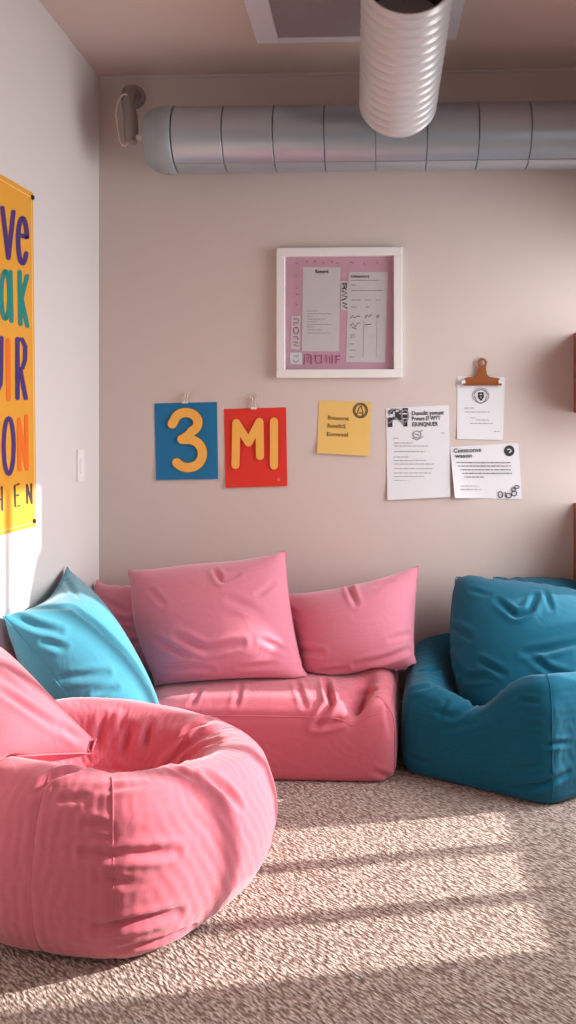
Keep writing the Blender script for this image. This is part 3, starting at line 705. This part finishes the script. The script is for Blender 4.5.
# ------------------------------------------------------------------ flat graphics
def to_plane(kind, off):
    """maps photo positions on the wall to points `off` in front of it"""
    if kind == 'back': return lambda px, py: atY(px, py, YB - off)
    return lambda px, py: atX(px, py, XL + off)
def stroke_bm(bm, pts, width, place, off, closed=False):
    """rounded ribbon along 2-D pts; place(x, y, off) -> Vector; width in the same 2-D units"""
    P2 = [Vector(p) for p in pts]; n = len(P2); Lp, Rp = [], []
    hw = width / 2
    for i in range(n):
        a = P2[(i - 1) % n] if (closed or i > 0) else P2[i]; b = P2[(i + 1) % n] if (closed or i < n - 1) else P2[i]
        t = (b - a); t = t.normalized() if t.length > 1e-9 else Vector((1, 0)); nn = Vector((-t.y, t.x))
        Lp.append(P2[i] + nn * hw); Rp.append(P2[i] - nn * hw)
    def V(p): return bm.verts.new(place(p.x, p.y, off))
    if closed:
        l = [V(p) for p in Lp]; r_ = [V(p) for p in Rp]
        for i in range(n): bm.faces.new((l[i], l[(i + 1) % n], r_[(i + 1) % n], r_[i]))
        return
    l = [V(p) for p in Lp]; r_ = [V(p) for p in Rp]
    for i in range(n - 1): bm.faces.new((l[i], l[i + 1], r_[i + 1], r_[i]))
    for end, (p, q) in ((0, (P2[0], P2[1])), (1, (P2[-1], P2[-2]))):
        t = (p - q).normalized(); a0_ = math.atan2(t.y, t.x)
        arc = [p + Vector((math.cos(a0_ + b), math.sin(a0_ + b))) * hw for b in np.linspace(-math.pi / 2, math.pi / 2, 9)]
        bm.faces.new([V(a) for a in arc])
def strokes(name, lst, width, place, m, parent, off0, doff=0.00012):
    bm = bmesh.new()
    for k, s_ in enumerate(lst):
        cl = len(s_) > 3 and s_[0] == s_[-1]
        stroke_bm(bm, s_[:-1] if cl else s_, width, place, off0 + k * doff, cl)
    return frombm(name, bm, m, parent)
def arc(cx, cy, rx, ry, a0, a1, n=18):
    return [(cx + rx * math.cos(math.radians(a0 + (a1 - a0) * k / n)), cy + ry * math.sin(math.radians(a0 + (a1 - a0) * k / n))) for k in range(n + 1)]
def line(a, b, n=6): return [(a[0] + (b[0] - a[0]) * k / n, a[1] + (b[1] - a[1]) * k / n) for k in range(n + 1)]
def ringpts(cx, cy, rx, ry, n=28):
    p = arc(cx, cy, rx, ry, 0, 360, n); p[-1] = p[0]; return p
def backplace(x, y, off): return atY(x, y, YB - off)
def leftplace(x, y, off): return atX(x, y, XL + off)

def sheet(name, corners, m, place, off=0.004, thick=0.0006, curl=0.0, curlside='bottom', n=14, base_off=0.0015):
    """paper hung on the wall; corners TL,TR,BR,BL in photo coordinates"""
    TL, TR_, BR, BL = [Vector(c) for c in corners]; bm = bmesh.new(); fr, bk = [], []
    for i in range(n + 1):
        rf, rb = [], []
        for j in range(n + 1):
            u, v = j / n, i / n
            p = TL * (1 - u) * (1 - v) + TR_ * u * (1 - v) + BR * u * v + BL * (1 - u) * v
            o = base_off + off * 0
            if curl:
                if curlside == 'bottom': o += curl * max(0, v - .55) ** 2 / .2
                elif curlside == 'left': o += curl * (max(0, .45 - u) ** 2 / .2 * v + .4 * max(0, v - .8))
                elif curlside == 'right': o += curl * max(0, u - .6) ** 2 / .16 * v
            rf.append(bm.verts.new(place(p.x, p.y, o + thick))); rb.append(bm.verts.new(place(p.x, p.y, o)))
        fr.append(rf); bk.append(rb)
    for i in range(n):
        for j in range(n):
            bm.faces.new((fr[i][j], fr[i + 1][j], fr[i + 1][j + 1], fr[i][j + 1])); bm.faces.new((bk[i][j], bk[i][j + 1], bk[i + 1][j + 1], bk[i + 1][j]))
    ed = [(0, j) for j in range(n + 1)] + [(i, n) for i in range(1, n + 1)] + [(n, j) for j in range(n - 1, -1, -1)] + [(i, 0) for i in range(n - 1, 0, -1)]
    for k in range(len(ed)):
        a, b = ed[k], ed[(k + 1) % len(ed)]; bm.faces.new((fr[a[0]][a[1]], fr[b[0]][b[1]], bk[b[0]][b[1]], bk[a[0]][a[1]]))
    bmesh.ops.recalc_face_normals(bm, faces=bm.faces)
    o = frombm(name, bm, m, None)
    c_ = (TL + TR_ + BR + BL) / 4; recenter(o, place(c_.x, c_.y, base_off))
    return o

def word(bm, s, x, y, h, place, off, bold=0.0, rot=0.0, width=None):
    """typeset a word with its baseline-left at photo (x,y), cap height h"""
    cu = bpy.data.curves.new('t', 'FONT'); cu.body = s; cu.size = 1.0; cu.offset = bold; cu.resolution_u = 3
    to = bpy.data.objects.new('t', cu); COL.objects.link(to)
    dg = bpy.context.evaluated_depsgraph_get(); me = to.evaluated_get(dg).to_mesh()
    xs = [v.co.x for v in me.vertices]
    if xs:
        wd = max(xs) - min(xs); sx = (width / wd) if width else h / 0.72; sy = h / 0.72; x_0 = min(xs)
        vs = []
        for v in me.vertices:
            dx, dy = (v.co.x - x_0) * sx, v.co.y * sy
            vs.append(bm.verts.new(place(x + dx * math.cos(rot) + dy * math.sin(rot), y + dx * math.sin(rot) - dy * math.cos(rot), off)))
        for p in me.polygons:
            try: bm.faces.new([vs[i] for i in p.vertices])
            except Exception: pass
    to.evaluated_get(dg).to_mesh_clear(); bpy.data.objects.remove(to); bpy.data.curves.remove(cu)
def words(name, items, place, m, parent, off):
    bm = bmesh.new()
    for it in items: word(bm, it[0], it[1], it[2], it[3], place, off, *(it[4:]))
    return frombm(name, bm, m, parent)
def textlines(name, rows, place, m, parent, off, th=0.9, seed=0):
    """unreadable print: broken rows of word-length dashes (x0, x1, y)"""
    r = random.Random(seed); bm = bmesh.new()
    for (xa_, xb_, y) in rows:
        x = xa_
        while x < xb_ - 0.8:
            l = min(r.uniform(2.0, 5.5), xb_ - x); 
            vs = [bm.verts.new(place(*p, off)) for p in ((x, y - th / 2), (x, y + th / 2), (x + l, y + th / 2), (x + l, y - th / 2))]
            bm.faces.new(vs); x += l + 0.7
    return frombm(name, bm, m, parent)
def patch(name, corners, place, m, parent, off):
    bm = bmesh.new(); bm.faces.new([bm.verts.new(place(x, y, off)) for x, y in corners]); return frombm(name, bm, m, parent)

# blue and red number/letter posters
blue_p = sheet('poster', [(154.3, 403.5), (217, 402), (218, 479), (156, 480)], M['posterblue'], backplace, curl=0.008)
tag(blue_p, 'blue poster with a fat orange number 3 pinned to the back wall', 'poster')
th3 = arc(186.5, 422.5, 12.5, 9.5, 200, 430, 22) 
three = arc(186, 425, 13.5, 10.5, 205, 448, 22) + arc(188, 452.5, 16, 16, 280, 520, 24)
three = [(172.3, 424)] + arc(186, 422.5, 12, 10, 215, 420, 18) + line((192, 432.5), (184, 438.5), 4)[1:]
three2 = [(182, 439.3)] + arc(188, 453.5, 14.5, 14.2, 262, 500, 26)
three2 = [p for p in three2] 
strokes('numeral_outline', [three, three2], 10.6, backplace, M['letteredge'], blue_p, 0.0040 + .004)
strokes('numeral', [three, three2], 9.2, backplace, M['letter'], blue_p, 0.0046 + .004)
red_p = sheet('poster', [(224, 409), (286, 407.3), (287.3, 486), (225.5, 488)], M['posterred'], backplace, curl=0.008)
tag(red_p, 'red poster with orange letters M I pinned to the back wall', 'poster')
mi = [line((236.3, 423), (235.5, 465)), line((236.3, 423), (248.5, 442.5)), line((248.5, 442.5), (259.5, 422)), line((259.5, 422), (260, 456)), line((274, 421.5), (274, 465.5))]
strokes('lettering_outline', mi, 9.4, backplace, M['posterred'], red_p, .0078)
strokes('lettering', mi, 8.0, backplace, M['letter'], red_p, .0088)
words('small_print', [('..J', 277, 480, 2.6)], backplace, M['card'], red_p, .0085)
# pegs holding the two posters
def peg(px, py, rot, label):
    b = backplace(px, py, 0.006); e = empty('peg', b); tag(e, label, 'peg')
    L_ = 0.052; dx, dz = math.sin(rot), math.cos(rot)
    for sgn in (-1, 1):
        tube('jaw', [b + Vector((sgn * .007, -.008, -.008)), b + Vector((sgn * .004 + dx * L_ * .5, -.010, L_ * .5 * dz)), b + Vector((sgn * .010 + dx * L_, -.010, L_ * dz))], [.0045, .004, .0045], M['cream'], e, 8)
    tube('spring', [b + Vector((-.014, -.011, -.002)), b + Vector((.014, -.011, -.002))], .0055, M['white'], e, 10)
    return e
peg(185.5, 402, 0.18, 'pale peg holding the top of the blue number poster')
e2 = peg(254, 408, 0.0, 'pale peg with a wire loop holding the top of the red poster')
lp = backplace(254, 398, 0.012)
tube('wire_loop', [lp + Vector((0.021 * math.cos(a), 0, 0.022 * math.sin(a))) for a in np.linspace(0, 2 * math.pi, 20)], .0022, M['cream'], e2, 6, False)

# yellow note
yn = sheet('note', [(319, 400.5), (371, 402), (369.5, 456), (317, 453)], M['yellow'], backplace, curl=0.012, curlside='bottom')
tag(yn, 'yellow paper note with handwriting and a round stamp on the back wall', 'note')
words('handwriting', [('Rvsuorst', 328, 419.5, 4.2, 0.012, 0.05, 21), ('RowllcS', 327.5, 427.5, 4.2, 0.012, 0.05, 18), ('Eonvsal', 327, 436, 4.2, 0.012, 0.03, 21)], backplace, M['brownink'], yn, .0045)
strokes('stamp', [ringpts(360.5, 410.5, 7, 7.4), ringpts(360.5, 410.5, 5.6, 6), [(357, 414), (359, 408), (361, 406)], [(361, 406), (363, 412), (362, 417)], [(359, 413), (363, 413)]], 0.8, backplace, M['ink'], yn, .0045)
# left letter-size sheet
pa = sheet('paper_sheet', [(386, 408), (449, 405), (450.5, 497), (387.5, 500)], M['paper'], backplace, curl=0.010, curlside='bottom')
tag(pa, 'tall white printed sheet with a checkered black emblem, beside the yellow note', 'paper sheet')
words('heading', [('Dunolit yonust', 412, 415.3, 4.2, .02, -.03, 32), ('Prwurs E! WYT', 412, 420.6, 4.2, .02, -.03, 28.5), ('ESUNQNUER', 412.5, 426.4, 4.2, .02, -.03, 25.5)], backplace, M['ink'], pa, .0045)
bm = bmesh.new()
for (a, b, c_, d) in ((388.5, 410, 393, 414), (391, 408.6, 396, 411.5), (388, 417.5, 392.5, 427), (395, 412, 399, 418), (397.5, 414, 402, 420), (402.5, 408, 408, 413), (402.5, 414.5, 407.5, 418), (403.5, 419, 407.5, 426.5), (399, 410, 402, 413), (392.5, 417, 396, 420)):
    bm.faces.new([bm.verts.new(backplace(x, y, .0044 + random.random() * .0003)) for x, y in ((a, b), (a, d), (c_, d), (c_, b))])
frombm('emblem', bm, M['ink'], pa)
strokes('emblem', [arc(396, 415, 6.5, 6, 180, 330), [(389, 423), (396, 418), (404, 424)], ringpts(405, 416, 3.5, 6)], 1.2, backplace, M['greyink'], pa, .0048)
strokes('seal', [ringpts(417, 434.5, 4.0, 3.4), [(412.5, 438), (417, 440), (423, 436.5)], [(415, 434), (419, 435)], [(420, 431.5), (422.5, 430.5)]], 0.9, backplace, M['greyink'], pa, .0045)
textlines('print_lines', [(393, 398.5, 438.3)] + [(394, 394 + l, y) for l, y in ((19, 443), (34, 446), (31, 451.5), (14, 457), (33, 460.5), (40, 464), (40, 468.5), (37, 473), (30, 476.5), (38, 480.5), (18, 486))] + [(394, 415, 490.5), (424, 436, 490.5), (441, 445, 433)], backplace, M['greyink'], pa, .0052, .55, 2)
# clipped sheet
pb_ = sheet('paper_sheet', [(457.5, 376), (505, 377), (503, 440), (457, 439)], M['paper'], backplace, curl=0.004)
tag(pb_, 'small white printed sheet held by the copper clip', 'paper sheet')
strokes('crest', [ringpts(480.7, 395.5, 8.2, 7.4)], .6, backplace, M['greyink'], pb_, .0045)
strokes('crest', [arc(480.7, 395.5, 6.6, 5.8, 190, 350), [(474.5, 396), (476.5, 401), (481, 403.5), (485, 401), (487, 396)]], .7, backplace, M['ink'], pb_, .0046)
strokes('crest', [[(479, 393), (478.8, 397), (481, 400)], [(481, 400), (483.2, 397), (482.8, 393)], [(479, 393), (482.8, 393)], [(480, 396), (482, 396)]], 1.7, backplace, M['ink'], pb_, .0047)
textlines('print_lines', [(464.5, 474.5, 408), (465, 491, 412), (470, 475.5, 417.8), (476, 489, 420), (470, 494, 423.5), (494, 500, 431.5), (487, 501, 436.8)], backplace, M['greyink'], pb_, .0045, .6, 5)
# copper clip
cl0 = backplace(482, 384, 0.012); clip = empty('bulldog_clip', backplace(482, 384, 0.0)); tag(clip, 'copper coloured bulldog clip with a ring hole on the back wall', 'clip')
bm = bmesh.new()
outl = [(463.5, 384.6), (465, 377.5), (474, 377), (477, 374.5), (478.3, 367.5), (477.2, 362), (478.8, 359), (482, 357.8), (485.4, 359), (487.2, 362), (486, 367.5), (487, 374.5), (490, 377), (499, 378), (501.7, 384.6)]
front = [bm.verts.new(backplace(x, y, .020)) for x, y in outl]; rear = [bm.verts.new(backplace(x, y, .014)) for x, y in outl]
hole = [(482.2 + 2.5 * math.cos(a), 362.8 + 2.6 * math.sin(a)) for a in np.linspace(0, 2 * math.pi, 16, endpoint=False)]
hf = [bm.verts.new(backplace(x, y, .020)) for x, y in hole]; hb = [bm.verts.new(backplace(x, y, .014)) for x, y in hole]
for vs in ((front, hf), (rear, hb)):
    es = []
    for ring in vs:
        for k in range(len(ring)): es.append(bm.edges.new((ring[k], ring[(k + 1) % len(ring)])))
    bmesh.ops.triangle_fill(bm, use_beauty=True, use_dissolve=False, edges=es)
for a, b in ((front, rear), (hf, hb)):
    for k in range(len(a)): bm.faces.new((a[k], a[(k + 1) % len(a)], b[(k + 1) % len(b)], b[k]))
bmesh.ops.recalc_face_normals(bm, faces=bm.faces)
frombm('clip_plate', bm, M['copper'], clip)
tube('clip_barrel', [backplace(463.5, 384, .016), backplace(501.5, 384, .016)], .008, M['copper'], clip, 14)
for xx in (463.5, 500): tube('barrel_end', [backplace(xx - 1.7, 382.2, .016), backplace(xx + 1.7, 382.2, .016)], .0105, M['white'], clip, 14)
# landscape sheet
pl_ = sheet('paper_sheet', [(450, 447), (518.5, 443), (522, 499), (455, 498)], M['paper'], backplace, curl=0.022, curlside='left')
tag(pl_, 'wide white printed sheet with a black round badge, below the clipped sheet', 'paper sheet')
words('heading', [('Cumtconve', 453.8, 452.7, 4.3, .02, -.04, 27.5), ('wason', 455, 457.7, 4.0, .02, -.02, 17)], backplace, M['ink'], pl_, .0085)
bm = bmesh.new(); bm.faces.new([bm.verts.new(backplace(509.3 + 5.2 * math.cos(a), 450.8 + 5.5 * math.sin(a), .0040)) for a in np.linspace(0, 2 * math.pi, 24, endpoint=False)])
frombm('badge', bm, M['ink'], pl_)
strokes('badge', [[(507.5, 449.5), (510, 449.2), (511.5, 451), (509.5, 452.5)]], 1.0, backplace, M['paper'], pl_, .0044)
textlines('print_lines', [(456.5, 512, 462.6), (456.5, 511, 466), (457, 511, 469.8), (457.5, 513, 473.3), (458.5, 484, 477)], backplace, M['ink'], pl_, .0075, .75, 9)
textlines('print_lines', [(460.5, 479, 486), (460.5, 481, 489.3)], backplace, M['greyink'], pl_, .0150, .6, 10)
strokes('floral_doodle', [ringpts(500.5, 494.5, 2.2, 3), ringpts(508.5, 495.5, 3, 2.2), ringpts(514.3, 493.5, 2.5, 2.3), ringpts(513.5, 489.5, 1.8, 1.8), ringpts(517, 487, 2.2, 1.6), [(505, 492), (507, 497)]], .9, backplace, M['ink'], pl_, .0065)

# framed notice
frm = empty('picture_frame', backplace(339.5, 378, 0)); tag(frm, 'white framed pink notice board with two printed lists on the back wall', 'picture frame')
def fq(px, py, off): return atY(px, py, YB - off)
a, b = fq(277.2, 249.3, 0), fq(402, 378, 0); fwd_ = 0.035; ins = 0.043
xa_, xb_, zt2, zb2 = a.x, b.x, a.z, b.z
bm = bmesh.new()
for lo, hi in (((xa_, YB - fwd_, zt2 - ins), (xb_, YB - .002, zt2)), ((xa_, YB - fwd_, zb2), (xb_, YB - .002, zb2 + ins)), ((xa_, YB - fwd_, zb2 + ins), (xa_ + ins, YB - .002, zt2 - ins)), ((xb_ - ins, YB - fwd_, zb2 + ins), (xb_, YB - .002, zt2 - ins))):
    add_box(bm, lo, hi, .003)
frombm('frame', bm, M['white'], frm)
box('mount', (xa_ + ins, YB - .008, zb2 + ins), (xb_ - ins, YB - .003, zt2 - ins), M['mat_pink'], 0, frm)
def fpatch(name, cs, m, off, par=frm): return patch(name, cs, backplace, m, par, off)
l1 = fpatch('list_sheet', [(302.8, 267), (340.5, 267.5), (339, 351.5), (302, 351)], M['card'], .0095)
l2 = fpatch('list_sheet', [(348.8, 272), (388, 272), (385, 362.5), (346, 362)], M['card'], .0095)
fpatch('label_strip', [(340.7, 281), (348, 281), (348, 310.5), (340.7, 310.5)], M['card'], .0098)
fpatch('label_strip', [(291.5, 316), (300.8, 316), (299.5, 350), (290.5, 349)], M['card'], .0095)
fpatch('label_tag', [(290, 352.5), (302, 352.5), (302, 364.5), (290, 364)], M['paper'], .0095)
words('heading', [('Ramord', 315.3, 273, 3.4, .03, 0, 13)], backplace, M['ink'], l1, .0102)
textlines('print_lines', [(307, 317, 311), (307, 332, 313.8), (307, 313, 316.5), (308, 325, 319.2), (307, 317, 321.8), (307, 331, 324.6), (307, 315, 327), (307, 321, 329.8), (307, 329, 333)], backplace, M['greyink'], l1, .0102, .6, 3)
words('heading', [('Untvamord', 351, 277.6, 3, .03, 0, 18)], backplace, M['ink'], l2, .0102)
textlines('print_lines', [(351, 379, 280.3), (351, 383, 290.5), (351, 357, 285)], backplace, M['greyink'], l2, .0102, .8, 4)
textlines('print_lines', [(351, 361, 300), (365, 371, 300), (376, 381, 300), (351, 357, 307), (366, 369, 307), (350, 355, 335), (350, 355, 337), (350, 354, 344), (350, 355, 350), (349, 355, 357)], backplace, M['greyink'], l2, .0102, .8, 6)
strokes('handwriting', [[(350.5, 318), (353, 315.5), (354, 318), (357, 316), (360, 316.5)], [(365, 318), (367, 315), (369, 317), (371.5, 314.5)], [(376, 318), (377.5, 315), (379.5, 315.5), (378, 318)], [(350, 326), (353, 323), (355, 327), (358, 323), (360, 323)], [(352, 327), (356, 329)], [(365, 325), (371, 324)]], .7, backplace, M['ink'], l2, .0102)
strokes('column_rule', [line((364, 320), (363, 358)), line((377, 320), (376, 358)), ], .35, backplace, M['greyink'], l2, .0101)
words('lettering', [('K', 343.5, 290, 6, .03, math.pi / 2 * 0, 3.2)], backplace, M['ink'], frm, .0103)
strokes('lettering', [[(342, 284), (346.5, 283), (346.5, 288), (342, 288.5)], [(342, 291), (347, 293), (342, 295.5), (347, 297)], [(342, 300), (346, 298.5)], [(343, 303), (347, 304), (343, 306.5), (347, 308)]], 1.2, backplace, M['ink'], frm, .0104)
strokes('lettering', [[(293.5, 319), (298.5, 319), (298, 323), (293.5, 322.5), (294, 325)], ringpts(296, 330.5, 2.6, 3.2), [(293.5, 337), (297, 336.5), (298, 339.5)], [(293.5, 342), (298, 342), (294, 345.5), (298, 346)]], 1.2, backplace, M['magenta'], frm, .0104)
strokes('lettering', [[(304, 364), (304.5, 354.5), (308, 363), (308.5, 354.5)], [(306.5, 354.5), (311, 355), (311, 364)], [(315, 355), (316, 363), (321, 363), (321.5, 355), (317, 356)], [(326, 355), (326, 363), (329, 356), (330, 363)], [(332, 355), (332, 363)], [(336, 356), (336, 363)], [(336, 356), (340, 356)], [(336, 359.5), (339, 359.5)]], 1.3, backplace, M['magenta'], frm, .0104)
strokes('lettering', [[(294, 356), (298.5, 356)], arc(296, 359.5, 2.5, 2.5, 10, 170), ], .8, backplace, M['greyink'], frm, .0104)
strokes('speckle', [[(x_, y_), (x_ + dx, y_ + dy)] for x_, y_, dx, dy in ((296, 263, 1.2, 1), (306, 262, 1.5, -1), (314, 261, 2, .6), (323, 262, 1, 1), (331, 261, 2, 1), (337, 263, 1, 0.5), (350, 262, 3, 1), (364, 263, .6, 1.5), (377, 262, .6, 1.6), (296, 275, .5, 1), (296, 288, 1, .3), (296.5, 294, .8, 1), (296, 304, 1, .6))], .9, backplace, M['magenta'], frm, .0090)
gl = box('glazing', (xa_ + ins - .002, YB - .022, zb2 + ins - .002), (xb_ - ins + .002, YB - .020, zt2 - ins + .002), M['glass'], 0, frm)

# tall poster on the left wall
pcorn = [(-62, 137.5), (33, 193), (36.5, 526), (-62, 551.5)]
post = sheet('poster', pcorn, M['orange'], leftplace)
tag(post, 'tall orange poster with large purple, teal and orange lettering on the left wall', 'poster')
for nm, y0a in (('border', 0),):
    strokes('border', [line((-60, 144), (31.5, 197.5)), line((31.5, 197.5), (35, 522)), line((35, 522), (-60, 546.5))], 0.9, leftplace, M['peach'], post, .0030)
PO = .0036
strokes('lettering', [line((2.5, 208), (8.5, 258), 4), line((8.5, 258), (13.5, 212), 4), line((-4, 206), (-3, 258), 4), [(19, 235), (27.2, 237)] , [(27.0, 238)] + arc(22.7, 240, 4.4, 22, -5, -180, 14) + arc(22.7, 240, 4.4, 23.5, 180, 35, 12)], 4.6, leftplace, M['purple'], post, PO)
strokes('lettering', [ringpts(5.5, 295, 4.0, 24), line((10.6, 272), (11.6, 321), 4), line((19.8, 272), (20.5, 324), 4), line((20.5, 303), (27.3, 276), 4), line((22, 300), (27.5, 326), 4), line((-3, 270), (-3, 318), 4)], 4.3, leftplace, M['tealp'], post, PO)
strokes('lettering', [line((8.2, 340), (8.7, 399), 4)], 4.6, leftplace, M['orangep'], post, PO)
strokes('lettering', [line((17.6, 339), (17.6, 398), 4), [(17.6, 340), (22, 339), (25.3, 346), (25.2, 360), (22.5, 368), (17.8, 370)], line((20.5, 370), (25.8, 398), 4), [(1.5, 338), (1.2, 370), (0.6, 384), (-2.5, 392), (-6, 389), (-7, 338)]], 4.5, leftplace, M['purple'], post, PO)
strokes('lettering', [ringpts(8.8, 446, 5.0, 28)], 4.2, leftplace, M['purple'], post, PO)
strokes('lettering', [line((19, 419), (19.7, 470), 4), line((19, 419), (26.8, 469), 5), line((26.4, 416), (27, 468), 4), line((-4, 424), (-4, 472), 4)], 3.8, leftplace, M['orangep'], post, PO)
strokes('lettering', [line((-3, 489), (-3, 512), 3), line((2, 487), (2.3, 510), 3), line((-3, 500), (2.3, 499), 3), [(19, 484), (14.8, 485.5), (15.6, 507), (19.5, 505.5)], line((15.2, 496), (18.6, 495), 3), line((27.5, 503), (27.2, 485), 3), line((27.2, 485), (32, 503), 3), line((32, 503), (31.5, 484), 3)], 1.8, leftplace, M['ink'], post, PO)
for k, (px, py) in enumerate(((32, 197.5), (33.8, 521))):
    p_ = leftplace(px, py, .003); t_ = tube('pin', [p_, p_ + Vector((.008, 0, 0))], [.011, .008], M['dark'], None, 12); recenter(t_, p_)
    tag(t_, ('dark pin at the top right corner of the orange poster', 'dark pin at the bottom right corner of the orange poster')[k], 'pin')
# light switch
sa, sb = atX(76.2, 450, XL), atX(82.8, 481, XL)
sw = box('light_switch', (XL, min(sa.y, sb.y), min(sa.z, sb.z)), (XL + .009, max(sa.y, sb.y), max(sa.z, sb.z)), M['white'], .002)
recenter(sw, (XL, (sa.y + sb.y) / 2, (sa.z + sb.z) / 2)); tag(sw, 'narrow white light switch plate on the left wall near the corner', 'light switch')
box('rocker', (XL + .009, (sa.y + sb.y) / 2 - .02, sw.location.z - .035), (XL + .013, (sa.y + sb.y) / 2 + .02, sw.location.z + .035), M['white'], .0015, sw)

# box shelves at the right edge
def shelf(py0, py1, label, tall=None):
    xw = atY(573.3, py0, YB).x; z1 = atY(575, py0, YB - .26).z; z0 = atY(575, py1, YB - .26).z
    e = empty('wall_shelf', (xw + .3, YB, z0)); tag(e, label, 'shelf', None)
    t = .022; W = .42; yb, yf = YB - .003, YB - .26
    box('side_panel', (xw, yf, z0), (xw + t, yb, z1), M['wood'], .002, e); box('side_panel', (xw + W - t, yf, z0), (xw + W, yb, z1), M['wood'], .002, e)
    box('top_panel', (xw + t, yf, z1 - t), (xw + W - t, yb, z1), M['wood'], .002, e); box('bottom_panel', (xw + t, yf, z0), (xw + W - t, yb, z0 + t), M['wood'], .002, e)
    box('back_panel', (xw + t, yb - .008, z0 + t), (xw + W - t, yb, z1 - t), M['wood'], 0, e)
shelf(327, 412, 'orange brown wooden box shelf, the upper of two at the right edge')
shelf(508, 590, 'orange brown wooden box shelf just above the teal bean bag chair')
